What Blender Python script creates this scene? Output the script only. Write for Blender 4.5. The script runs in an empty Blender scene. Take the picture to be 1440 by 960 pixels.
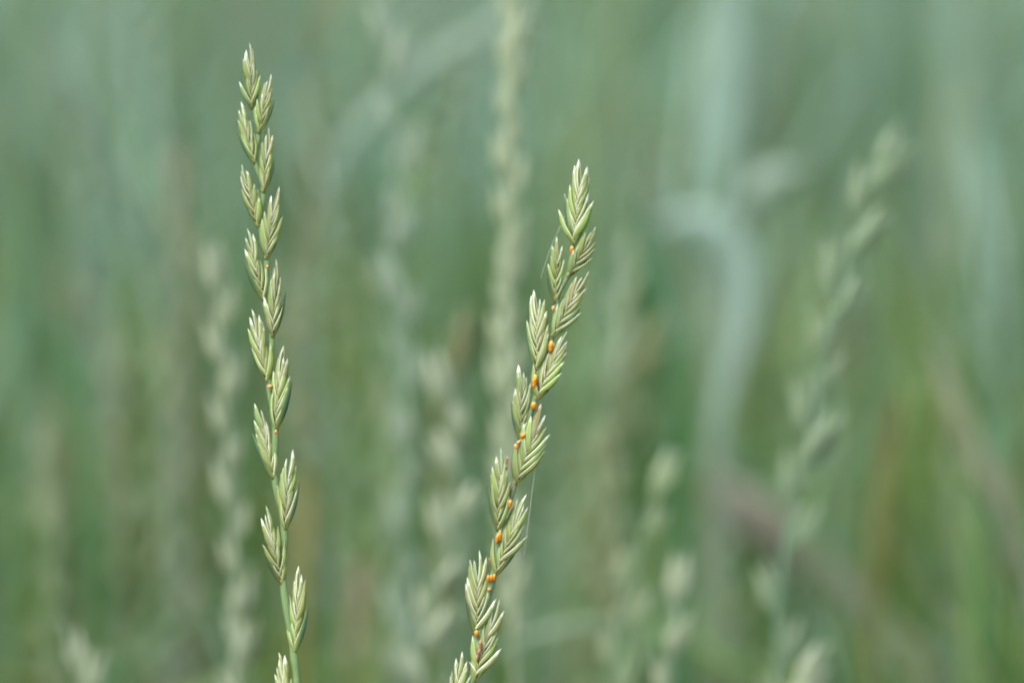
import bpy, math, random
import numpy as np
from mathutils import Vector, Matrix, noise

random.seed(11)
rng = np.random.default_rng(11)
scene = bpy.context.scene
C = scene.collection
R = math.radians

# ------------------------------------------------------------------ camera
CAM_H, PITCH, LENS, FOCUS = 0.50, R(11.0), 100.0, 0.444
cam_d = bpy.data.cameras.new('camera')
cam = bpy.data.objects.new('camera', cam_d)
C.objects.link(cam)
cam.location = (0, 0, CAM_H)
cam.rotation_euler = (R(90) - PITCH, 0, 0)
cam_d.lens = LENS
cam_d.sensor_width = 36
cam_d.clip_start = 0.01
cam_d.clip_end = 600
cam_d.dof.use_dof = True
cam_d.dof.focus_distance = FOCUS
cam_d.dof.aperture_fstop = 7.4
cam_d.dof.aperture_blades = 9
scene.camera = cam

# ------------------------------------------------------------------ sky and light (bright overcast)
SUN_EL, SUN_AZ = R(58), R(-150)
world = bpy.data.worlds.new('World')
scene.world = world
world.use_nodes = True
wn = world.node_tree
bg = wn.nodes['Background']
sky = wn.nodes.new('ShaderNodeTexSky')
sky.sky_type = 'NISHITA'
sky.sun_disc = False
sky.sun_elevation = SUN_EL
sky.sun_rotation = SUN_AZ
sky.air_density = 1.0
sky.dust_density = 4.0
sky.ozone_density = 1.0
wn.links.new(sky.outputs[0], bg.inputs[0])
bg.inputs[1].default_value = 0.115
sun_d = bpy.data.lights.new('sun', 'SUN')
sun_d.energy = 1.5
sun_d.angle = R(18)
sun_d.color = (1.0, 0.965, 0.91)
sun = bpy.data.objects.new('sun', sun_d)
C.objects.link(sun)
sdir = Vector((math.sin(SUN_AZ) * math.cos(SUN_EL), math.cos(SUN_AZ) * math.cos(SUN_EL), math.sin(SUN_EL)))
sun.rotation_euler = (-sdir).to_track_quat('-Z', 'Y').to_euler()
sun.location = sdir * 5
scene.view_settings.view_transform = 'Standard'
scene.view_settings.look = 'None'
scene.view_settings.exposure = 1.65
scene.view_settings.gamma = 1.0
scene.cycles.use_denoising = True
scene.cycles.filter_width = 1.9
scene.cycles.max_bounces = 5
scene.cycles.transmission_bounces = 4
scene.cycles.use_adaptive_sampling = False

FWD = Vector((0, math.cos(PITCH), -math.sin(PITCH)))
UP = Vector((0, math.sin(PITCH), math.cos(PITCH)))
RT = Vector((1, 0, 0))
CAMP = Vector((0, 0, CAM_H))


def ray(px, py):
    return FWD + RT * ((px - 720) / 1440 * 0.36) - UP * ((py - 480) / 1440 * 0.36)


def at(px, py, dep=FOCUS):
    """point seen at (px, py) of the 1440x960 photograph at a depth along the lens axis"""
    return CAMP + ray(px, py) * dep


def aty(px, py, y):
    """point seen at (px, py) standing at distance y over the ground"""
    r = ray(px, py)
    return CAMP + r * (y / r.y)


# ------------------------------------------------------------------ materials
def new_mat(name):
    m = bpy.data.materials.new(name)
    m.use_nodes = True
    nt = m.node_tree
    nt.nodes.clear()
    return m, nt, nt.nodes, nt.links


def node(nt, kind, **kw):
    n = nt.nodes.new(kind)
    for k, v in kw.items():
        setattr(n, k, v)
    return n


def math_node(nt, op, a, b=None, clamp=False):
    n = nt.nodes.new('ShaderNodeMath')
    n.operation = op
    n.use_clamp = clamp
    for i, v in enumerate((a, b)):
        if v is None:
            continue
        if isinstance(v, (int, float)):
            n.inputs[i].default_value = v
        else:
            nt.links.new(v, n.inputs[i])
    return n.outputs[0]


def mixc(nt, fac, a, b, blend='MIX'):
    n = nt.nodes.new('ShaderNodeMix')
    n.data_type = 'RGBA'
    n.blend_type = blend
    for sock, v in ((n.inputs[0], fac), (n.inputs[6], a), (n.inputs[7], b)):
        if isinstance(v, (int, float)):
            sock.default_value = v
        elif isinstance(v, tuple):
            sock.default_value = (*v, 1)
        else:
            nt.links.new(v, sock)
    return n.outputs[2]


def smooth(nt, val, lo, hi):
    n = nt.nodes.new('ShaderNodeMapRange')
    n.interpolation_type = 'SMOOTHSTEP'
    nt.links.new(val, n.inputs[0])
    n.inputs[1].default_value = lo
    n.inputs[2].default_value = hi
    return n.outputs[0]


def leafy_out(nt, col, trans, rough, spec, bump=None):
    p = node(nt, 'ShaderNodeBsdfPrincipled')
    nt.links.new(col, p.inputs['Base Color'])
    p.inputs['Roughness'].default_value = rough
    p.inputs['Specular IOR Level'].default_value = spec
    if bump is not None:
        nt.links.new(bump, p.inputs['Normal'])
    t = node(nt, 'ShaderNodeBsdfTranslucent')
    tc = mixc(nt, 1.0, col, (1.1, 1.15, 0.75), 'MULTIPLY')
    nt.links.new(tc, t.inputs[0])
    mx = node(nt, 'ShaderNodeMixShader')
    mx.inputs[0].default_value = trans
    nt.links.new(p.outputs[0], mx.inputs[1])
    nt.links.new(t.outputs[0], mx.inputs[2])
    o = node(nt, 'ShaderNodeOutputMaterial')
    nt.links.new(mx.outputs[0], o.inputs[0])


def uvw(nt):
    uv = node(nt, 'ShaderNodeUVMap', uv_map='UVMap')
    s = node(nt, 'ShaderNodeSeparateXYZ')
    nt.links.new(uv.outputs[0], s.inputs[0])
    return s.outputs[0], s.outputs[1]


def lemma_material(name, body, keel, margin, margin_lo, tip_lo, dry=0.0):
    """scale of a floret: green nerved back, pale papery margins and tip"""
    m, nt, N, L = new_mat(name)
    across, along = uvw(nt)
    inf = node(nt, 'ShaderNodeObjectInfo')
    rnd = inf.outputs['Random']
    a = math_node(nt, 'ABSOLUTE', math_node(nt, 'SUBTRACT', math_node(nt, 'MULTIPLY', across, 2.0), 1.0))
    tc = node(nt, 'ShaderNodeTexCoord')
    noi = node(nt, 'ShaderNodeTexNoise')
    noi.inputs['Scale'].default_value = 900
    noi.inputs['Detail'].default_value = 3
    L.new(tc.outputs['Object'], noi.inputs['Vector'])
    col = mixc(nt, smooth(nt, a, 0.0, 0.55), keel, body)
    # nerves
    w = math_node(nt, 'SINE', math_node(nt, 'MULTIPLY', a, 24.0))
    col = mixc(nt, math_node(nt, 'MULTIPLY', smooth(nt, w, 0.3, 1.0), 0.35), col, keel)
    # base of the scale is yellower
    col = mixc(nt, math_node(nt, 'MULTIPLY', smooth(nt, math_node(nt, 'SUBTRACT', 1.0, along), 0.55, 1.0), 0.55), col, (0.30, 0.33, 0.07))
    if dry:
        col = mixc(nt, math_node(nt, 'MULTIPLY', smooth(nt, noi.outputs[0], 0.42, 0.6), dry), col, (0.30, 0.15, 0.09))
    # papery rim and tip
    e = math_node(nt, 'ADD', a, math_node(nt, 'MULTIPLY', math_node(nt, 'SUBTRACT', noi.outputs[0], 0.5), 0.22))
    rim = smooth(nt, e, margin_lo, margin_lo + 0.18)
    tipv = math_node(nt, 'ADD', along, math_node(nt, 'ADD', math_node(nt, 'MULTIPLY', math_node(nt, 'SUBTRACT', noi.outputs[0], 0.5), 0.12), math_node(nt, 'MULTIPLY', math_node(nt, 'SUBTRACT', rnd, 0.5), 0.12)))
    tip = smooth(nt, tipv, tip_lo, tip_lo + 0.16)
    fac = math_node(nt, 'MAXIMUM', rim, tip)
    col = mixc(nt, math_node(nt, 'MULTIPLY', fac, 0.95), col, margin)
    # piece-to-piece variation
    hs = node(nt, 'ShaderNodeHueSaturation')
    L.new(math_node(nt, 'ADD', 0.485, math_node(nt, 'MULTIPLY', rnd, 0.03)), hs.inputs['Hue'])
    L.new(math_node(nt, 'ADD', 0.82, math_node(nt, 'MULTIPLY', rnd, 0.36)), hs.inputs['Value'])
    L.new(col, hs.inputs['Color'])
    bm = node(nt, 'ShaderNodeBump')
    bm.inputs['Strength'].default_value = 0.35
    bm.inputs['Distance'].default_value = 0.0001
    L.new(w, bm.inputs['Height'])
    leafy_out(nt, hs.outputs[0], 0.45, 0.55, 0.3, bm.outputs[0])
    return m


def stem_material(name, c1, c2, blush=None):
    m, nt, N, L = new_mat(name)
    across, along = uvw(nt)
    tc = node(nt, 'ShaderNodeTexCoord')
    noi = node(nt, 'ShaderNodeTexNoise')
    noi.inputs['Scale'].default_value = 260
    noi.inputs['Detail'].default_value = 4
    L.new(tc.outputs['Object'], noi.inputs['Vector'])
    st = math_node(nt, 'SINE', math_node(nt, 'MULTIPLY', across, 75.0))
    f = math_node(nt, 'ADD', math_node(nt, 'MULTIPLY', smooth(nt, st, -0.2, 1.0), 0.5), math_node(nt, 'MULTIPLY', noi.outputs[0], 0.5))
    col = mixc(nt, f, c1, c2)
    if blush:
        n2 = node(nt, 'ShaderNodeTexNoise')
        n2.inputs['Scale'].default_value = 90
        L.new(tc.outputs['Object'], n2.inputs['Vector'])
        col = mixc(nt, math_node(nt, 'MULTIPLY', smooth(nt, n2.outputs[0], 0.5, 0.72), 0.75), col, blush)
    bm = node(nt, 'ShaderNodeBump')
    bm.inputs['Strength'].default_value = 0.4
    bm.inputs['Distance'].default_value = 0.0001
    L.new(st, bm.inputs['Height'])
    leafy_out(nt, col, 0.08, 0.5, 0.4, bm.outputs[0])
    return m


def tint_material(name, trans=0.3, rough=0.45, spec=0.45):
    """leaf blade whose own colour is stored per blade, with long streaks"""
    m, nt, N, L = new_mat(name)
    at_ = node(nt, 'ShaderNodeAttribute', attribute_name='tint')
    tc = node(nt, 'ShaderNodeTexCoord')
    noi = node(nt, 'ShaderNodeTexNoise')
    noi.inputs['Scale'].default_value = 35
    noi.inputs['Detail'].default_value = 3
    L.new(tc.outputs['Object'], noi.inputs['Vector'])
    g = math_node(nt, 'ADD', 0.75, math_node(nt, 'MULTIPLY', noi.outputs[0], 0.5))
    cmb = node(nt, 'ShaderNodeCombineXYZ')
    for i in range(3):
        L.new(g, cmb.inputs[i])
    col = mixc(nt, 1.0, at_.outputs['Color'], cmb.outputs[0], 'MULTIPLY')
    leafy_out(nt, col, trans, rough, spec)
    return m


def speck_material(name, c1, c2, rough=0.4):
    m, nt, N, L = new_mat(name)
    tc = node(nt, 'ShaderNodeTexCoord')
    noi = node(nt, 'ShaderNodeTexNoise')
    noi.inputs['Scale'].default_value = 1500
    noi.inputs['Detail'].default_value = 3
    L.new(tc.outputs['Object'], noi.inputs['Vector'])
    col = mixc(nt, smooth(nt, noi.outputs[0], 0.35, 0.65), c1, c2)
    leafy_out(nt, col, 0.1, rough, 0.4)
    return m


M = {}
M['lemma'] = lemma_material('lemma_green', (0.33, 0.43, 0.14), (0.25, 0.35, 0.11), (0.62, 0.65, 0.47), 0.80, 0.80)
M['lemma_cool'] = lemma_material('lemma_cool_green', (0.29, 0.385, 0.15), (0.20, 0.30, 0.12), (0.62, 0.65, 0.52), 0.78, 0.78)
M['lemma_white'] = lemma_material('lemma_papery', (0.34, 0.39, 0.17), (0.24, 0.31, 0.11), (0.74, 0.75, 0.66), 0.78, 0.70)
M['lemma_dry'] = lemma_material('lemma_browned', (0.28, 0.33, 0.13), (0.22, 0.25, 0.10), (0.60, 0.52, 0.44), 0.76, 0.78, 0.6)
M['glume'] = lemma_material('glume_green', (0.10, 0.18, 0.085), (0.075, 0.15, 0.08), (0.40, 0.46, 0.33), 0.90, 0.97)
M['rachilla'] = stem_material('rachilla_green', (0.20, 0.25, 0.07), (0.28, 0.31, 0.10))
M['stem'] = stem_material('stem_glaucous', (0.10, 0.175, 0.06), (0.165, 0.255, 0.105))
M['stem_blush'] = stem_material('stem_glaucous_blushed', (0.09, 0.155, 0.065), (0.14, 0.225, 0.105), (0.19, 0.14, 0.085))
M['spikelet_far'] = tint_material('spikelet_soft', 0.25, 0.55, 0.3)
M['leaf'] = tint_material('leaf_blade', 0.32, 0.42, 0.5)
M['orange'] = speck_material('orange_pustule', (0.62, 0.30, 0.03), (0.42, 0.15, 0.015))
M['orange_pale'] = speck_material('orange_pustule_pale', (0.62, 0.30, 0.10), (0.45, 0.20, 0.07))
M['brown'] = speck_material('withered_brown', (0.22, 0.09, 0.05), (0.42, 0.30, 0.20), 0.6)
M['chaff'] = speck_material('chaff_pale', (0.72, 0.66, 0.52), (0.60, 0.54, 0.40), 0.5)
M['silk'] = speck_material('silk', (0.8, 0.82, 0.8), (0.7, 0.72, 0.7), 0.3)


def ground_material():
    m, nt, N, L = new_mat('soil_with_thatch')
    tc = node(nt, 'ShaderNodeTexCoord')
    a = node(nt, 'ShaderNodeTexNoise')
    a.inputs['Scale'].default_value = 9
    a.inputs['Detail'].default_value = 8
    b = node(nt, 'ShaderNodeTexNoise')
    b.inputs['Scale'].default_value = 70
    b.inputs['Detail'].default_value = 6
    L.new(tc.outputs['Object'], a.inputs['Vector'])
    L.new(tc.outputs['Object'], b.inputs['Vector'])
    c = mixc(nt, smooth(nt, a.outputs[0], 0.35, 0.65), (0.06, 0.085, 0.03), (0.11, 0.085, 0.055))
    c = mixc(nt, math_node(nt, 'MULTIPLY', smooth(nt, b.outputs[0], 0.5, 0.7), 0.6), c, (0.22, 0.18, 0.11))
    bm = node(nt, 'ShaderNodeBump')
    bm.inputs['Distance'].default_value = 0.01
    L.new(b.outputs[0], bm.inputs['Height'])
    leafy_out(nt, c, 0.0, 0.9, 0.2, bm.outputs[0])
    return m


M['soil'] = ground_material()


# ------------------------------------------------------------------ mesh helpers
class MB:
    def __init__(self):
        self.v, self.f, self.uv = [], [], []

    def grid(self, rows, closed=False, uvs=None):
        """rows of equally long point lists; quads between them"""
        o = len(self.v)
        n = len(rows[0])
        for i, r in enumerate(rows):
            for j, p in enumerate(r):
                self.v.append(tuple(p))
                self.uv.append((j / (n - 1 if not closed else n), i / (len(rows) - 1)))
        k = n if closed else n - 1
        for i in range(len(rows) - 1):
            for j in range(k):
                a = o + i * n + j
                b = o + i * n + (j + 1) % n
                self.f.append((a, b, b + n, a + n))

    def tube(self, pts, radii, n=8, cap=True):
        pts = [Vector(p) for p in pts]
        rows = []
        ref = Vector((0, -1, 0.01))
        for i, p in enumerate(pts):
            t = (pts[min(i + 1, len(pts) - 1)] - pts[max(i - 1, 0)]).normalized()
            x = ref.cross(t).normalized()
            y = t.cross(x).normalized()
            r = radii[i] if not isinstance(radii, (int, float)) else radii
            rows.append([p + x * math.cos(2 * math.pi * j / n) * r + y * math.sin(2 * math.pi * j / n) * r for j in range(n)])
        o = len(self.v)
        self.grid(rows, closed=True)
        if cap:
            self.f.append(tuple(range(o + n - 1, o - 1, -1)))
            e = o + n * (len(rows) - 1)
            self.f.append(tuple(range(e, e + n)))

    def mesh(self, name, mat, tint=None):
        me = bpy.data.meshes.new(name)
        me.from_pydata(self.v, [], self.f)
        uvl = me.uv_layers.new(name='UVMap')
        li = np.empty(len(me.loops), dtype=np.int32)
        me.loops.foreach_get('vertex_index', li)
        uvl.data.foreach_set('uv', np.array(self.uv, dtype=np.float32)[li].ravel())
        if tint is not None:
            ca = me.color_attributes.new('tint', 'FLOAT_COLOR', 'POINT')
            arr = np.ones((len(self.v), 4), dtype=np.float32)
            arr[:, :3] = np.array(tint, dtype=np.float32)
            ca.data.foreach_set('color', arr.ravel())
        me.polygons.foreach_set('use_smooth', [True] * len(me.polygons))
        me.materials.append(mat)
        me.update()
        return me


def link(name, data, parent=None, mw=None):
    """link an object; mw is its matrix relative to the parent's frame"""
    o = bpy.data.objects.new(name, data)
    C.objects.link(o)
    if parent is not None:
        o.parent = parent
    if mw is not None:
        o.matrix_local = mw
    return o


def tag(o, label, cat, group=None, kind=None):
    o['label'] = label
    o['category'] = cat
    if group:
        o['group'] = group
    if kind:
        o['kind'] = kind
    return o


def spline(pts, per=8):
    """Catmull-Rom through the points"""
    P = [Vector(p) for p in pts]
    P = [P[0] * 2 - P[1]] + P + [P[-1] * 2 - P[-2]]
    out = []
    for i in range(1, len(P) - 2):
        a, b, c, d = P[i - 1], P[i], P[i + 1], P[i + 2]
        for k in range(per):
            t = k / per
            out.append(0.5 * ((2 * b) + (c - a) * t + (2 * a - 5 * b + 4 * c - d) * t * t + (3 * b - a - 3 * c + d) * t ** 3))
    out.append(P[-2])
    return out


# ------------------------------------------------------------------ the setting: ground
g = MB()
xs = [-250, -60, -20, -8, -4, -2, -1, -0.5, 0, 0.5, 1, 2, 4, 8, 20, 60, 250]
ys = [-40, -10, -3, -1, 0, 0.5, 1, 1.5, 2, 3, 4, 6, 8, 12, 20, 50, 120, 400]
g.grid([[(x, y, random.uniform(-0.012, 0.0)) for x in xs] for y in ys])
ground = link('ground', g.mesh('ground', M['soil']))
ground['kind'] = 'structure'
ground['label'] = 'brown soil with dead thatch under the meadow grass'


# ------------------------------------------------------------------ grass that nobody could count
def blade_batch(base, length, az, lean, bend, width, tint, seg=6, twist=None):
    """arrays for many leaf blades: V-folded tapering ribbons. Returns verts, quads, tints"""
    n = len(base)
    t = np.linspace(0, 1, seg + 1)
    th = lean[:, None] + bend[:, None] * t[None, :] ** 1.7
    ds = (length / seg)[:, None]
    r = np.concatenate([np.zeros((n, 1)), np.cumsum(np.sin((th[:, 1:] + th[:, :-1]) / 2) * ds, 1)], 1)
    z = np.concatenate([np.zeros((n, 1)), np.cumsum(np.cos((th[:, 1:] + th[:, :-1]) / 2) * ds, 1)], 1)
    ca, sa = np.cos(az), np.sin(az)
    cx = base[:, 0:1] + r * ca[:, None]
    cy = base[:, 1:2] + r * sa[:, None]
    cz = base[:, 2:3] + z
    w = width[:, None] * (0.55 + 0.9 * t - 0.2 * t ** 2)[None, :] * np.clip((1 - t) * 2.2, 0.02, 1)[None, :] ** 0.8
    tw = (twist if twist is not None else rng.uniform(-0.9, 0.9, n))[:, None] * t[None, :]
    # side vector: horizontal normal rotated by the twist towards the blade's upper face
    sx, sy = -sa[:, None] * np.cos(tw), ca[:, None] * np.cos(tw)
    nx, ny, nz = -np.cos(th) * ca[:, None], -np.cos(th) * sa[:, None], np.sin(th)
    sx = sx + nx * np.sin(tw)
    sy = sy + ny * np.sin(tw)
    sz = nz * np.sin(tw)
    dx, dy, dz = nx * w * 0.22, ny * w * 0.22, nz * w * 0.22
    V = np.empty((n, seg + 1, 3, 3))
    for k, s in enumerate((-0.5, 0.0, 0.5)):
        lift = 1.0 if s else 0.0
        V[:, :, k, 0] = cx + sx * w * s + dx * lift
        V[:, :, k, 1] = cy + sy * w * s + dy * lift
        V[:, :, k, 2] = cz + sz * w * s + dz * lift
    m = (seg + 1) * 3
    q = []
    for i in range(seg):
        for k in range(2):
            a = i * 3 + k
            q.append((a, a + 1, a + 4, a + 3))
    Q = (np.arange(n) * m)[:, None, None] + np.array(q)[None]
    T = np.repeat(tint[:, None, :], m, 1)
    T = T * (0.9 + 0.2 * np.repeat(t, 3))[None, :, None]
    return V.reshape(-1, 3), Q.reshape(-1, 4), T.reshape(-1, 3)


def numpy_mesh(name, V, Q, T, mat):
    me = bpy.data.meshes.new(name)
    me.vertices.add(len(V))
    me.vertices.foreach_set('co', V.astype(np.float32).ravel())
    me.loops.add(Q.size)
    me.loops.foreach_set('vertex_index', Q.astype(np.int32).ravel())
    me.polygons.add(len(Q))
    me.polygons.foreach_set('loop_start', np.arange(0, Q.size, Q.shape[1], dtype=np.int32))
    ca = me.color_attributes.new('tint', 'FLOAT_COLOR', 'POINT')
    arr = np.ones((len(V), 4), dtype=np.float32)
    arr[:, :3] = T
    ca.data.foreach_set('color', arr.ravel())
    me.update(calc_edges=True)
    me.polygons.foreach_set('use_smooth', np.ones(len(Q), dtype=bool))
    me.materials.append(mat)
    return me


def merge(parts):
    V, Q, T, o = [], [], [], 0
    for v, q, t in parts:
        V.append(v)
        Q.append(q + o)
        T.append(t)
        o += len(v)
    return np.concatenate(V), np.concatenate(Q), np.concatenate(T)


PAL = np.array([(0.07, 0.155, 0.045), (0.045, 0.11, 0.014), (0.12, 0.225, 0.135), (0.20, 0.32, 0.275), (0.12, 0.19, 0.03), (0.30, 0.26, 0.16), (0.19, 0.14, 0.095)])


def tints(n, p):
    i = rng.choice(len(PAL), n, p=np.array(p) / sum(p))
    return PAL[i] * rng.uniform(0.75, 1.25, (n, 1)) * rng.uniform(0.93, 1.07, (n, 3))


def scatter(n, y0, y1, half0, slope, clump=0.02):
    """random ground points in a wedge that widens with distance"""
    out = []
    while len(out) < n:
        y = math.sqrt(random.uniform(y0 * y0, y1 * y1)) if slope else random.uniform(y0, y1)
        h = half0 + slope * y
        x = random.uniform(-h, h)
        # plants grow in tufts: thin out between them
        if noise.noise(Vector((x * 7.5, y * 5.0, 3.7))) + random.uniform(-0.22, 0.22) > clump:
            continue
        out.append((x, y, -0.004))
    return np.array(out)


def batch(n, y0, y1, half0, slope, L, lean, bend, wid, pal, seg=6):
    b = scatter(n, y0, y1, half0, slope)
    return blade_batch(b, rng.uniform(*L, n), rng.uniform(0, 2 * math.pi, n), np.abs(rng.normal(0, lean, n)), rng.uniform(*bend, n), rng.uniform(*wid, n), tints(n, pal), seg)


low = merge([
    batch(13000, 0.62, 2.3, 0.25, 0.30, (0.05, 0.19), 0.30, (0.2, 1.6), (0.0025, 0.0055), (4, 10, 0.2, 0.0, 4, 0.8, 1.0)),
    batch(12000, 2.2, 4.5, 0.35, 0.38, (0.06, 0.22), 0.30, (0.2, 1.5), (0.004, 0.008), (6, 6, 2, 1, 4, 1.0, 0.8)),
])
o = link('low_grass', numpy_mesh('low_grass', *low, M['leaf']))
tag(o, 'dense low green grass leaves covering the soil between the stems', 'grass', kind='stuff')
tall = merge([
    batch(330, 0.60, 0.95, 0.12, 0.25, (0.20, 0.37), 0.10, (0.05, 1.0), (0.002, 0.0042), (6, 7, 2, 1.0, 5, 0.6, 0.7), 8),
    batch(420, 0.62, 1.15, 0.12, 0.25, (0.20, 0.40), 0.05, (0.0, 0.35), (0.0012, 0.0022), (5, 4, 5, 3, 5, 0.8, 0.4), 8),
    batch(220, 0.64, 1.0, 0.12, 0.25, (0.22, 0.38), 0.18, (1.2, 2.4), (0.0018, 0.0035), (5, 5, 3, 2, 5, 0.5, 0.4), 9),
    batch(950, 0.80, 1.7, 0.25, 0.30, (0.16, 0.36), 0.14, (0.1, 1.3), (0.0025, 0.005), (7, 6, 3, 1.5, 5, 0.6, 0.6), 8),
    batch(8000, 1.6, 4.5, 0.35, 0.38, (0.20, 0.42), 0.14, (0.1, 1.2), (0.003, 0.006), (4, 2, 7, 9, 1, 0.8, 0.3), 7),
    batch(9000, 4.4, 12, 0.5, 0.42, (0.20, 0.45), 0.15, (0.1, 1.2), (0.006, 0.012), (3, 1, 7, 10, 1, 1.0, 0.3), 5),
])
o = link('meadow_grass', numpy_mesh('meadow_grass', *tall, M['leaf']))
tag(o, 'soft blurred bluish green meadow grass filling the whole background', 'grass', kind='stuff')


# far flowering stems that melt into one mass
def far_spikes(n, y0, y1):
    b = scatter(n, y0, y1, 0.3, 0.38)
    parts = []
    oct_v = np.array([(0, 0, 0), (0.5, 0, 0.45), (0, 0.3, 0.45), (-0.5, 0, 0.45), (0, -0.3, 0.45), (0, 0, 1)])
    oct_q = np.array([(0, 2, 1, 1), (0, 3, 2, 2), (0, 4, 3, 3), (0, 1, 4, 4), (5, 1, 2, 2), (5, 2, 3, 3), (5, 3, 4, 4), (5, 4, 1, 1)])[:, :3]
    V, Q, T, off = [], [], [], 0
    for p in b:
        H = random.uniform(0.30, 0.47)
        lx, ly = random.gauss(0, 0.09), random.gauss(0, 0.09)
        az = random.uniform(0, 3.14)
        col = np.array((0.21, 0.27, 0.14)) * random.uniform(0.75, 1.3) if random.random() < 0.75 else np.array((0.33, 0.28, 0.20)) * random.uniform(0.7, 1.1)
        ns = random.randint(12, 18)
        L0 = random.uniform(0.12, 0.17)

        def stem(h):
            t = h / H
            return np.array((p[0] + lx * t * t * H * 2, p[1] + ly * t * t * H * 2, h))
        # culm: three-sided tube
        hs = np.linspace(0, H - 0.01, 6)
        rad = 0.0007
        ring = [(math.cos(a) * rad, math.sin(a) * rad, 0) for a in (0, 2.09, 4.19)]
        cv = np.array([stem(h) + np.array(r) for h in hs for r in ring])
        cq = [(i * 3 + j, i * 3 + (j + 1) % 3, i * 3 + 3 + (j + 1) % 3) for i in range(5) for j in range(3)] + [(i * 3 + j, i * 3 + 3 + (j + 1) % 3, i * 3 + 3 + j) for i in range(5) for j in range(3)]
        V.append(cv)
        Q.append(np.array(cq) + off)
        T.append(np.repeat((col * np.array((0.6, 0.8, 0.8)))[None], len(cv), 0))
        off += len(cv)
        for k in range(ns):
            h = H - 0.012 - L0 * (1 - k / ns)
            s = (1 if k % 2 else -1)
            q = oct_v * np.array((0.0035, 0.0035, 0.012))
            q[:, 0] += q[:, 2] * 0.3 * s + 0.0004 * s
            x = q[:, 0] * math.cos(az) - q[:, 1] * math.sin(az)
            y = q[:, 0] * math.sin(az) + q[:, 1] * math.cos(az)
            vv = np.stack([x, y, q[:, 2]], 1) + stem(h)
            V.append(vv)
            Q.append(oct_q + off)
            T.append(np.repeat((col * random.uniform(0.85, 1.2))[None], 6, 0))
            off += 6
    return np.concatenate(V), np.concatenate(Q), np.concatenate(T)


o = link('distant_ryegrass', numpy_mesh('distant_ryegrass', *far_spikes(620, 0.95, 5.0), M['spikelet_far']))
tag(o, 'hazy mass of distant flowering ryegrass stems behind everything', 'grass', kind='stuff')


# ------------------------------------------------------------------ florets and spikelets
def lemma_grid(mb, L=1.0, rx=0.10, ry=0.125, bulge=0.05, hook=0.0, wrap=112, nu=8, nv=7, side=1, frame=None, split=0.0):
    """boat-shaped scale, back (keel) towards +X*side, tip up +Z"""
    rows = []
    for i in range(nu + 1):
        u = i / nu
        w = ((u + 0.05) ** 0.5 * (1.0 - u) ** 0.85 + 0.01) * 1.95
        kx = bulge * math.sin(math.pi * min(1, u * 1.05)) + 0.04 * u + hook * u * u
        row = []
        for j in range(nv + 1):
            v = -1 + 2 * j / nv
            ph = R(wrap) * v
            p = Vector(((kx + rx * w * (math.cos(ph) - 0.55)) * side, ry * w * math.sin(ph), u))
            p = p * L
            row.append(frame @ p if frame else p)
        rows.append(row if side > 0 else row[::-1])
    mb.grid(rows)


LEMMA = {}
for key in ('lemma', 'lemma_cool', 'lemma_white', 'lemma_dry'):
    for var in range(3):
        for side in (1, -1):
            mb = MB()
            lemma_grid(mb, 1.0, 0.100 + 0.012 * var, 0.134 + 0.012 * var, 0.045 + 0.02 * var, (-0.09, -0.04, 0.04)[var], 108 + 6 * var, side=side)
            LEMMA[key, var, side] = mb.mesh('floret', M[key])
GLUME = {}
for side in (1, -1):
    mb = MB()
    lemma_grid(mb, 1.0, 0.085, 0.115, 0.035, -0.02, 95, side=side)
    GLUME[side] = mb.mesh('glume', M['glume'])


def frame_from(base, axis, out, normal=None):
    z = axis.normalized()
    x = (out - z * out.dot(z)).normalized()
    y = z.cross(x)
    m = Matrix((x, y, z)).transposed().to_4x4()
    m.translation = base
    return m


def add_spikelet(parent, inv, base, tip, side, rot, nf, spread, mats, twin=False, terminal=False):
    """one spikelet: little axis carrying a glume and overlapping florets. side +1: to the right of the rachis"""
    axis = tip - base
    Ls = axis.length
    out = Matrix.Rotation(rot, 3, axis.normalized()) @ (RT * 1.0)
    mw = frame_from(base, axis, out)
    mb = MB()
    nf = int(nf * random.uniform(1.15, 1.45))
    spread *= random.uniform(0.85, 1.2)
    LL = Ls * random.uniform(0.38, 0.43)
    step = (Ls - LL) * 0.985 / nf
    zig = 0.00022
    mb.tube([(0, 0, -0.0004)] + [((zig if k % 2 else -zig), 0, step * (k + 0.3)) for k in range(nf)] + [(0, 0, step * nf + 0.0008)], [0.00034] + [0.00026] * nf + [0.00016], 6)
    sp = link('spikelet', mb.mesh('spikelet', M['rachilla']), parent, inv @ mw)
    for s in ((side,) if not terminal else (1, -1)):
        gl = link('glume', GLUME[s], sp)
        gl.matrix_local = Matrix.Translation((0.00030 * s, 0, -0.0002)) @ Matrix.Rotation(R(7 + spread * 0.32) * s, 4, 'Y') @ Matrix.Scale(Ls * random.uniform(0.50, 0.62), 4)
    for k in range(nf + 1):
        s = side * (-1 if k % 2 == 0 else 1)
        last = k >= nf - 1
        t = k / nf
        tilt = R(spread * 1.25) * (1.0 - 0.88 * t ** 1.2) * random.uniform(0.72, 1.25)
        if k == nf:
            tilt = R(random.uniform(-1, 1))
        ll = LL * (1.08 - 0.12 * t) * random.uniform(0.93, 1.05)
        if k == nf - 1:
            ll *= 0.84
        key = mats(t, s)
        fl = link('floret', LEMMA[key, random.randrange(3), s], sp)
        fl.matrix_local = (Matrix.Translation((0.00016 * s, random.uniform(-1, 1) * 0.00008, step * k))
                           @ Matrix.Rotation(tilt * s, 4, 'Y')
                           @ Matrix.Rotation(R(random.uniform(-5, 5)), 4, 'X')
                           @ Matrix.Rotation(R(random.uniform(-14, 14)), 4, 'Z')
                           @ Matrix.Scale(ll, 4))
    return sp


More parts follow.
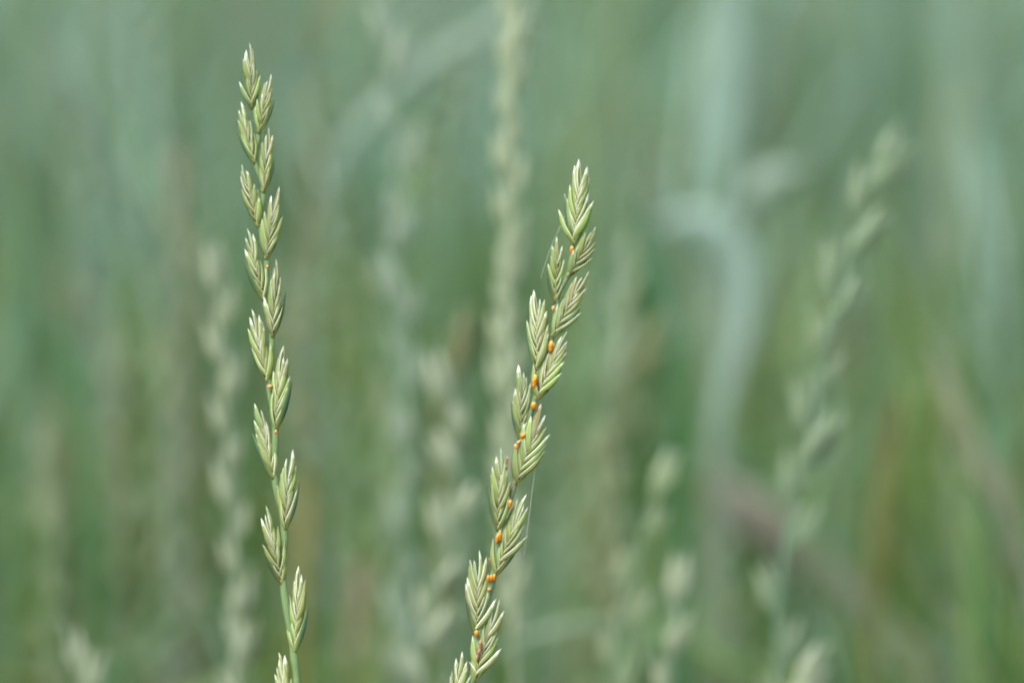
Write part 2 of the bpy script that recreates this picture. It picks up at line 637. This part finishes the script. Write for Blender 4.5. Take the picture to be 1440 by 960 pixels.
def rachis_points(nodes, dep, toground):
    pts = [at(x, y, dep) for x, y in nodes]
    return pts + toground


def ryegrass(name, label, nodes, spikelets, dep, foot, spread, matpick, stem_mat, group):
    """spike in sharp focus. nodes: rachis pixels top to bottom; foot: ground point"""
    root = bpy.data.objects.new(name, None)
    C.objects.link(root)
    root.location = foot
    root.empty_display_size = 0.02
    tag(root, label, 'grass', group)
    bpy.context.view_layer.update()
    inv = Matrix.Translation(-foot)
    pts = [at(x, y, dep) for x, y in nodes]
    last, d = pts[-1], (pts[-1] - pts[-3]).normalized()
    down = [last + d * 0.05, Vector((last.x + d.x * 0.10 + (foot.x - last.x) * 0.35, last.y + (foot.y - last.y) * 0.5, last.z * 0.42)), foot - Vector((0, 0, 0.01))]
    path = spline(pts, 5)[:-1] + spline([pts[-1]] + down, 10)
    n = len(path)
    nb = len(pts) * 5
    rad = [0.00032 + 0.00032 * min(1, i / (nb * 0.85)) + 0.00006 * math.sin(i * 2 * math.pi / 5) * (i < nb - 5) for i in range(n)]
    mb = MB()
    mb.tube([p - foot for p in path], rad, 10)
    link('stem', mb.mesh('stem', M[stem_mat]), root)
    for (bx, by, tx, ty, side, nf, sc) in spikelets:
        b, t = at(bx, by, dep - 0.0003), at(tx, ty, dep - 0.0008 + random.uniform(-0.0015, 0.0015))
        add_spikelet(root, inv, b, t, side if side else 1, R(random.uniform(-22, 22)), nf, spread * sc, matpick, terminal=(side == 0))
    return root, foot


def pick_left(t, s):
    r = random.random()
    if t > 0.72 and r < 0.8:
        return 'lemma_white'
    return 'lemma_white' if r > 0.95 else ('lemma' if r < 0.72 else 'lemma_cool')


def pick_right(t, s):
    r = random.random()
    if t > 0.78 and r < 0.65:
        return 'lemma_white'
    return 'lemma_white' if r > 0.88 else ('lemma_dry' if r > 0.86 else ('lemma' if r < 0.35 else 'lemma_cool'))


L_NODES = [(354, 140), (355, 150), (364, 184), (359, 226), (370, 267), (366, 315), (375, 361), (372, 419), (382, 471), (378, 534), (387, 601), (386, 669), (399, 741), (398, 818), (412, 913), (417, 960), (419, 1030), (424, 1100), (428, 1180)]
L_SPK = [(354, 150, 351, 57, 0, 9, 1.0), (365, 184, 380, 101, 1, 8, 1.25), (357, 226, 335, 140, -1, 8, 1.0), (371, 267, 378, 177, 1, 8, 0.9),
         (363, 315, 341, 226, -1, 9, 1.0), (375, 361, 388, 260, 1, 8, 1.0), (370, 419, 346, 316, -1, 9, 0.95), (383, 471, 389, 361, 1, 9, 0.9),
         (376, 534, 354, 431, -1, 9, 0.95), (388, 601, 399, 484, 1, 9, 0.85), (384, 669, 360, 561, -1, 9, 0.9), (401, 741, 408, 626, 1, 9, 0.85),
         (396, 818, 371, 707, -1, 9, 0.95), (414, 913, 423, 791, 1, 9, 0.9), (410, 1018, 391, 911, -1, 9, 0.9), (426, 1105, 436, 990, 1, 9, 0.9), (424, 1190, 402, 1080, -1, 9, 0.9)]
foot_l = Vector((at(450, 960).x, at(0, 960).y + 0.03, 0))
left_spike, FL = ryegrass('ryegrass', 'tall upright yellow-green ryegrass spike with white-tipped spikelets in clean alternating rows', L_NODES, L_SPK, FOCUS + 0.002, foot_l, 11.0, pick_left, 'stem', 'ryegrass spikes')

R_NODES = [(808, 330), (806, 340), (799, 384), (783, 421), (777, 471), (759, 515), (753, 559), (735, 612), (724, 677), (704, 741), (694, 806), (674, 884), (665, 953), (655, 1030), (645, 1100), (634, 1180)]
R_SPK = [(807, 341, 820, 219, 0, 12, 1.05), (801, 386, 840, 316, 1, 7, 1.4), (780, 422, 785, 332, -1, 8, 1.1), (778, 471, 829, 377, 1, 9, 1.15),
         (756, 516, 755, 402, -1, 9, 1.1), (756, 559, 799, 461, 1, 9, 1.25), (731, 613, 734, 509, -1, 9, 1.0), (726, 677, 768, 563, 1, 10, 1.1),
         (700, 742, 705, 625, -1, 9, 0.95), (697, 806, 741, 691, 1, 9, 1.0), (669, 885, 675, 769, -1, 9, 0.95), (667, 955, 704, 840, 1, 9, 1.0),
         (640, 1012, 649, 911, -1, 9, 1.0), (650, 1085, 688, 980, 1, 9, 1.0), (625, 1165, 632, 1060, -1, 9, 1.0)]
foot_r = Vector((at(560, 960).x, at(0, 960).y + 0.03, 0))
right_spike, FR = ryegrass('ryegrass', 'leaning ryegrass spike with browned scales and small orange pustules along its stem', R_NODES, R_SPK, FOCUS - 0.001, foot_r, 14.5, pick_right, 'stem_blush', 'ryegrass spikes')


# orange pustules on the stems
def bead(name, parent, foot, px, py, w, h, ang, mat, dep, lump=0.25):
    mb = MB()
    rows = []
    for i in range(7):
        a = math.pi * (i + 0.15) / 6.3
        rr = math.sin(min(a, math.pi - 0.05)) ** 0.8
        rows.append([(math.cos(2 * math.pi * j / 9) * rr * w / 2 * (1 + random.uniform(-lump, lump) * 0.4), math.sin(2 * math.pi * j / 9) * rr * w / 2, -math.cos(a) * h / 2 * (1 + random.uniform(-lump, lump) * 0.15)) for j in range(9)])
    mb.grid(rows, closed=True)
    mb.f.append(tuple(range(8, -1, -1)))
    mb.f.append(tuple(range(54, 63)))
    p = at(px, py, dep)
    return link(name, mb.mesh(name, M[mat]), parent, Matrix.Translation(p - foot) @ Matrix.Rotation(R(ang), 4, 'Y'))


PXM = FOCUS * 0.36 / 1440
RD = FOCUS - 0.0021
for px, py, w, h, a, mt in [(774.5, 487, 8, 17, 8, 'orange'), (751.5, 536, 8, 20, 10, 'orange'), (750.5, 570, 9, 11, 0, 'orange'), (735, 612.5, 8, 8, 40, 'orange'),
                            (729, 622, 5, 8, 40, 'orange_pale'), (725.5, 628, 6, 9, -15, 'orange_pale'), (717, 708, 7, 13, 8, 'orange'), (699.5, 756, 6, 15, 14, 'orange'), (703, 753, 5, 16, 4, 'orange'),
                            (686.5, 813, 5, 10, 0, 'orange'), (691, 812, 5, 10, 2, 'orange'), (695, 811, 5, 10, 6, 'orange'), (688, 828, 6, 5, 0, 'orange_pale'), (670, 890, 7, 9, 0, 'orange'),
                            (804, 351, 6, 11, 10, 'orange'), (778, 434, 5, 8, 0, 'orange_pale'), (688, 786, 2, 3, 0, 'orange'), (687, 790, 2, 2, 0, 'orange'), (712, 654, 5, 26, 8, 'brown'), (674, 913, 5, 30, 10, 'brown'), (671, 921, 3, 20, 2, 'brown')]:
    bead('withered_scale' if mt == 'brown' else 'orange_pustule', right_spike, FR, px, py, w * PXM * 0.95, h * PXM, a, mt, RD)
for px, py, w, h, a, mt in [(379.5, 543, 8, 5, -10, 'orange_pale'), (388, 607, 4, 6, 0, 'orange_pale'), (376, 375, 4, 5, 0, 'orange_pale')]:
    bead('orange_pustule', left_spike, FL, px, py, w * PXM, h * PXM, a, mt, FOCUS + 0.0006)

# loose chaff caught on the leaning stem
mb = MB()
lemma_grid(mb, 0.0019, 0.10, 0.14, 0.03, 0.0, 85, nu=6, nv=5)
ch = link('chaff_flake', mb.mesh('chaff_flake', M['chaff']))
ch.matrix_world = Matrix.Translation(at(669.5, 943, FOCUS - 0.0031)) @ Matrix.Rotation(R(-38), 4, 'Y')
tag(ch, 'small pale straw-coloured chaff flake stuck on the leaning stem', 'chaff')

# spider silk
for pts, lab in [([(797, 298), (786, 322), (773, 352), (760, 392)], 'fine spider thread strung between the top spikelets of the leaning spike'),
                 ([(757, 628), (751, 670), (744, 725), (737, 780)], 'fine near vertical spider thread hanging beside the leaning spike')]:
    mb = MB()
    mb.tube(spline([at(x, y, FOCUS - 0.001) for x, y in pts], 6), 0.000014, 5)
    o = link('spider_thread', mb.mesh('spider_thread', M['silk']))
    tag(o, lab, 'spider thread')


# ------------------------------------------------------------------ soft ryegrass spikes standing behind
def soft_spikelet_mesh(tint, nf=7, tipc=(0.55, 0.55, 0.45)):
    mb = MB()
    tn = []
    for k in range(nf + 1):
        s = -1 if k % 2 == 0 else 1
        t = k / nf
        fr = Matrix.Translation((0.018 * s, 0, 0.44 * t)) @ Matrix.Rotation(R(17 * (1 - 0.6 * t)) * s, 4, 'Y') @ Matrix.Scale(0.56, 4)
        n0 = len(mb.v)
        lemma_grid(mb, 1.0, 0.10, 0.125, 0.05, 0.0, 112, nu=4, nv=4, side=s, frame=fr)
        for i in range(n0, len(mb.v)):
            u = mb.uv[i][1]
            f = min(1, max(0, (u - 0.6) / 0.4)) * 0.55 + 0.12 * t
            tn.append([tint[c] * (1 - f) + tipc[c] * f for c in range(3)])
    return mb.mesh('spikelet', M['spikelet_far'], tn)


def soft_stem_mesh(path, r0, r1, tint, foot):
    mb = MB()
    n = len(path)
    mb.tube([p - foot for p in path], [r0 + (r1 - r0) * min(1, i / (n * 0.5)) for i in range(n)], 7)
    return mb.mesh('stem', M['leaf'], [tint] * len(mb.v))


SOFT = {k: soft_spikelet_mesh(*v) for k, v in {
    'pale': ((0.30, 0.38, 0.24), 7, (0.54, 0.58, 0.46)), 'green': ((0.20, 0.28, 0.14), 7, (0.60, 0.62, 0.54)), 'blue': ((0.23, 0.32, 0.23), 7, (0.55, 0.60, 0.54)), 'bluegreen': ((0.165, 0.255, 0.145), 7, (0.50, 0.53, 0.43)), 'straw': ((0.27, 0.29, 0.19), 7, (0.48, 0.45, 0.37)),
    'brown': ((0.17, 0.21, 0.10), 7, (0.36, 0.32, 0.22)), 'white': ((0.27, 0.34, 0.22), 7, (0.70, 0.70, 0.60))}.items()}
STEMC = {'pale': (0.26, 0.32, 0.21), 'green': (0.15, 0.24, 0.14), 'blue': (0.14, 0.24, 0.17), 'bluegreen': (0.15, 0.25, 0.16), 'straw': (0.20, 0.24, 0.14), 'brown': (0.13, 0.18, 0.085), 'white': (0.17, 0.25, 0.15)}


def soft_spike(label, tip_to_base, y, kind, gap, slen, flip=1, count=18, tilt=14, slow=1.0, big=1.06, rot=0, dy=0.0):
    """tip_to_base: pixels down the rachis; y: distance of the plant; gap: spacing of spikelets along the rachis (m)"""
    gap, slen, count = gap * big * 0.86, slen * big, int(count * 1.25)
    pts = [aty(px, py, y + dy * i) for i, (px, py) in enumerate(tip_to_base)]
    last = pts[-1]
    d = (pts[-1] - pts[-2]).normalized()
    foot = Vector((last.x + d.x * last.z * 0.5, last.y + 0.01, 0))
    mid = last + (foot - last) * 0.45 + Vector((d.x * 0.03, 0, 0))
    body = spline(pts, 10)
    path = body[:-1] + spline([last, mid, foot - Vector((0, 0, 0.01))], 8)
    root = bpy.data.objects.new('ryegrass', None)
    C.objects.link(root)
    root.location = foot
    tag(root, label, 'grass', 'ryegrass spikes')
    link('stem', soft_stem_mesh(path, 0.00045, 0.0008, STEMC[kind], foot), root)
    # walk along the path from the tip
    acc, k, nxt = 0.0, 0, slen * 0.9
    for i in range(1, len(path)):
        seg = (path[i] - path[i - 1]).length
        acc += seg
        while acc >= nxt and k < count:
            p = path[i]
            up = (path[max(0, i - 2)] - path[min(len(path) - 1, i + 1)]).normalized()
            s = flip * (1 if k % 2 else -1)
            ang = R(tilt) * s * random.uniform(0.75, 1.3) if k else 0.0
            ax = Matrix.Rotation(ang, 3, 'Y') @ up
            out = Matrix.Rotation(R(rot + random.uniform(-25, 25)), 3, ax) @ RT
            sc = slen * random.uniform(0.8, 1.2)
            m = frame_from(p - foot, ax, out) @ Matrix.Scale(sc, 4)
            sp = link('spikelet', SOFT[kind], root, m)
            k += 1
            nxt += gap * random.uniform(0.7, 1.3) * (slow ** k)
    return root


soft_spike('pale creamy ryegrass spike rising out of the top of the picture behind the gap', [(726, -90), (723, 0), (717, 130), (716, 260), (714, 400), (712, 560), (716, 700), (725, 960)], 0.595, 'pale', 0.0056, 0.0115, count=24, tilt=9)
soft_spike('blue-green ryegrass spike with loose zigzag spikelets, crossed by the arching leaf', [(540, -120), (546, 20), (556, 150), (562, 280), (556, 380), (570, 480), (574, 640), (570, 960)], 0.67, 'blue', 0.0105, 0.0130, count=20, tilt=13)
soft_spike('whitish straw ryegrass spike standing close behind the tall upright spike', [(298, 345), (308, 420), (318, 520), (322, 620), (328, 720), (334, 840), (338, 960), (345, 1080)], 0.59, 'white', 0.0085, 0.0115, count=20, tilt=12)
soft_spike('bowed green ryegrass spike with wide-spaced spikelets above the dry brown leaf', [(1266, 165), (1238, 235), (1208, 320), (1180, 420), (1158, 520), (1140, 620), (1118, 710), (1100, 800), (1094, 900), (1096, 1010)], 0.575, 'bluegreen', 0.0060, 0.0125, count=18, tilt=16, slow=1.055)
soft_spike('short pale ryegrass spike with scattered spikelets left of the leaning spike', [(606, 500), (624, 560), (640, 640), (640, 720), (618, 810), (600, 900), (590, 1000)], 0.59, 'white', 0.0088, 0.0115, count=16, tilt=22)
soft_spike('brownish ryegrass tip peeping out behind the short pale spike', [(664, 440), (650, 480), (636, 540), (628, 640), (622, 800), (620, 960)], 0.66, 'brown', 0.0095, 0.012, count=9, tilt=14)
soft_spike('yellow-green ryegrass spike with bright green top spikelet beside the grey leaf', [(945, 632), (926, 690), (905, 750), (884, 830), (868, 910), (858, 1000)], 0.59, 'green', 0.0105, 0.012, count=10, tilt=15)
soft_spike('stubby pale ryegrass tip low beside the foot of the grey leaf', [(958, 785), (950, 850), (943, 920), (938, 1000)], 0.57, 'white', 0.0085, 0.0115, count=8, tilt=13)
soft_spike('small slanting ryegrass tip in front of the dry brown leaf', [(1172, 905), (1140, 940), (1112, 990), (1098, 1060)], 0.56, 'white', 0.009, 0.012, count=6, tilt=16)
soft_spike('lone short ryegrass tip low among the dark green grass, well apart from others', [(88, 872), (102, 905), (112, 950), (118, 1020)], 0.575, 'white', 0.0095, 0.0125, count=6, tilt=20)
soft_spike('faint greyish ryegrass spike just behind the tip of the leaning spike', [(888, 318), (882, 400), (874, 500), (866, 600), (860, 760), (858, 960)], 0.80, 'pale', 0.010, 0.012, count=14, tilt=12)
soft_spike('faint brown ryegrass spike bending towards the grey arched leaf', [(940, 440), (905, 490), (872, 550), (856, 640), (848, 780), (842, 960)], 0.74, 'brown', 0.0095, 0.012, count=13, tilt=16)
soft_spike('dim olive ryegrass spike rising beside the arching leaf', [(458, -60), (450, 60), (444, 180), (438, 300), (430, 420), (424, 600), (420, 960)], 0.86, 'brown', 0.010, 0.012, count=16, tilt=10)
soft_spike('faint pinkish ryegrass spike far behind the tall upright spike', [(246, 205), (250, 300), (258, 400), (262, 520), (266, 700), (270, 960)], 0.88, 'straw', 0.011, 0.012, count=16, tilt=12)
soft_spike('dim ryegrass spike at the pale leaf in the upper corner', [(84, 40), (100, 140), (118, 250), (130, 380), (138, 560), (142, 960)], 0.98, 'blue', 0.012, 0.013, count=14, tilt=10)


DIM = [
    'blurred green spike behind and beyond the lone short tip',
    'thin blurred green spike just beside the whitish straw spike',
    'dim blue-green spike rising behind the pinkish dry stem',
    'blurred green spike right below the zigzag blue-green spike',
    'dim green spike close behind the middle of the leaning spike',
    'dim blue-green spike hidden behind the lower folded leaf',
    'blurred green spike standing beside the fresh green leaf blade',
    'faint blue-green spike showing past the middle of the leaning spike',
    'blurred green spike above the lone short tip in dark grass',
    'far pale spike showing just past the upper part of the upright spike',
    'far green spike below the short oval leaf end',
    'far blue-green spike past the drooping tip of the bowed spike',
    'small blurred green spike nestled against the foot of the short pale spike',
    "small green spike beside the stubby pale tip and the grey leaf's foot",
]
for dim, (tipx, tipy, yy, kd, ln) in zip(DIM, [(150, 440, 0.92, 'green', 40), (232, 455, 0.84, 'green', -10), (470, 540, 0.90, 'blue', 20), (538, 520, 0.80, 'green', 10), (815, 600, 0.86, 'green', -20), (1010, 610, 0.95, 'blue', 10),
                            (1335, 600, 0.95, 'green', 30), (770, 480, 1.05, 'blue', -10), (60, 600, 0.80, 'green', 25), (400, 350, 1.10, 'pale', 15), (1120, 330, 1.15, 'green', -30), (1400, 250, 1.15, 'blue', 25), (640, 700, 0.72, 'green', -15), (890, 800, 0.66, 'green', -12)]):
    soft_spike(dim, [(tipx, tipy), (tipx + ln * 0.3, tipy + 110), (tipx + ln * 0.55, tipy + 230), (tipx + ln * 0.75, tipy + 380), (tipx + ln, tipy + 620)], yy, kd, 0.0085, 0.0115, count=14, tilt=15, flip=random.choice((1, -1)))


# ------------------------------------------------------------------ single leaves and dry stems that stand out
def leaf(label, pix, y, width, tint, cat='leaf', group=None, dy=0.0, face=0.0, rooted=True, name='grass_leaf', taper=True, base=0.45, t0=0.25, t1=1.0):
    """broad leaf blade through the pixels (tip first), then down to the ground"""
    pts = [aty(px, py, y + dy * i) for i, (px, py) in enumerate(pix)]
    if rooted:
        last = pts[-1]
        d = (pts[-1] - pts[-2]).normalized()
        foot = Vector((last.x + d.x * last.z * 0.3, last.y + 0.015, -0.005))
        pts = pts + [last + (foot - last) * 0.5, foot]
    path = spline(pts, 8)
    foot = path[-1].copy()
    n = len(path)
    rows = []
    for i, p in enumerate(path):
        t = i / (n - 1)
        tg = (path[min(i + 1, n - 1)] - path[max(i - 1, 0)]).normalized()
        side = Matrix.Rotation(R(face) + 0.5 * math.sin(t * 3 + face), 3, tg) @ tg.cross(Vector((0, -1, 0.05))).normalized()
        nrm = tg.cross(side).normalized()
        w = width * (min(1.0, (t * 5.5) ** 0.75 + 0.03) if taper else 1.0) * (1 - base * min(1.0, max(0, t - t0) / (t1 - t0)))
        q = p - foot
        rows.append([q - side * w * 0.5 + nrm * w * 0.10, q - side * w * 0.25 + nrm * w * 0.04, q, q + side * w * 0.25 + nrm * w * 0.04, q + side * w * 0.5 + nrm * w * 0.10])
    mb = MB()
    mb.grid(rows)
    o = link(name, mb.mesh(name, M['leaf'], [tint] * len(mb.v)))
    o.location = foot
    sol = o.modifiers.new('thickness', 'SOLIDIFY')
    sol.thickness = 0.0002
    tag(o, label, cat, group)
    return o


BLUE = (0.29, 0.41, 0.35)
MIDB = (0.15, 0.23, 0.17)
GREEN = (0.09, 0.19, 0.06)
DRY = (0.24, 0.205, 0.165)
leaf('broad pale blue-grey leaf folded over at its top and hanging down', [(925, 318), (975, 312), (1018, 345), (1040, 415), (1028, 510), (1005, 610), (992, 720), (985, 850), (982, 980)], 1.02, 0.0165, (0.25, 0.36, 0.305), base=0.92, t0=0.30, t1=0.52)
leaf('pale upright leaf rising above the folded blue-grey leaf', [(1030, -120), (1024, 0), (1016, 120), (1008, 250), (1004, 420), (1002, 700), (1000, 960)], 1.25, 0.0165, (0.23, 0.34, 0.28), base=0.85, t0=0.28, t1=0.5)
leaf('long arching blue-green leaf sweeping over behind the zigzag spike', [(760, 20), (690, 40), (600, 90), (520, 160), (465, 250), (440, 380), (432, 560), (430, 960)], 0.90, 0.0066, MIDB, base=0.7)
leaf('short oval leaf end poking out right of the folded blue-grey leaf', [(1140, 235), (1100, 248), (1062, 262), (1040, 300), (1030, 420), (1025, 700), (1022, 960)], 0.95, 0.0120, MIDB, base=0.9, t0=0.2, t1=0.45)
leaf('whitish leaf blade slanting down through the upper corner', [(70, 20), (95, 100), (130, 190), (175, 280), (215, 400), (240, 600), (250, 960)], 0.90, 0.0080, MIDB, base=0.9)
leaf('broad dry pinkish brown leaf lying diagonally across the grass', [(985, 665), (1040, 715), (1110, 775), (1190, 850), (1270, 930), (1350, 1010), (1420, 1090)], 0.98, 0.0190, (0.22, 0.205, 0.16), rooted=False, base=0.2)
leaf('greyish leaf leaning diagonally at the edge beside green grass', [(1310, 480), (1350, 590), (1395, 690), (1440, 790), (1480, 960)], 0.80, 0.0075, (0.22, 0.25, 0.17))
leaf('bright green leaf blade slanting low beneath the whitish straw spike', [(330, 815), (270, 865), (205, 915), (150, 970), (110, 1050)], 0.88, 0.0065, (0.08, 0.165, 0.065))
leaf('fresh green leaf blade standing between grey leaf and dry leaf', [(1395, 560), (1390, 680), (1380, 800), (1372, 980)], 0.88, 0.0085, (0.075, 0.185, 0.075))
leaf('tall dark green leaf blade behind the tip of the leaning spike', [(880, 290), (905, 350), (930, 440), (948, 560), (955, 760), (958, 960)], 0.82, 0.0070, (0.05, 0.15, 0.06))
leaf('dull green leaf crossing low behind the foot of the leaning spike', [(905, 885), (830, 878), (760, 890), (700, 915), (660, 980)], 0.70, 0.0028, (0.12,0.2,0.11))
leaf('pinkish dry stem standing low right of the tall upright spike', [(512, 770), (506, 830), (498, 900), (490, 980)], 0.80, 0.0046, (0.31, 0.26, 0.19), cat='dry stem', name='dry_grass')
leaf('yellowed dry leaf low behind the tall upright spike', [(432, 640), (430, 720), (424, 810), (418, 960)], 0.76, 0.0048, (0.19, 0.19, 0.07), name='dry_leaf', cat='dry leaf')
leaf('orange-brown dry leaf standing among green blades by the bowed spike', [(1262, 540), (1250, 620), (1236, 720), (1226, 900)], 0.80, 0.0055, (0.13, 0.14, 0.05), name='dry_leaf', cat='dry leaf')
leaf('mid-green leaf blade at the edge far from the tall upright spike', [(20, 150), (30, 330), (22, 520), (10, 760), (5, 960)], 0.95, 0.0070, (0.095, 0.19, 0.10))
leaf('broad mid-green leaf standing behind the lone short tip', [(60, 420), (110, 560), (130, 700), (140, 960)], 0.85, 0.0070, (0.07, 0.18, 0.07))
leaf('dull straw leaf standing behind the grey diagonal leaf', [(1425, 640), (1405, 740), (1370, 850), (1340, 990)], 0.98, 0.0110, (0.20, 0.18, 0.125), name='dry_leaf', cat='dry leaf')
leaf('olive straw leaf standing in the dark grass above the lone short tip', [(170, 500), (160, 610), (140, 760), (130, 960)], 1.0, 0.0090, (0.18, 0.18, 0.085), name='dry_leaf', cat='dry leaf')
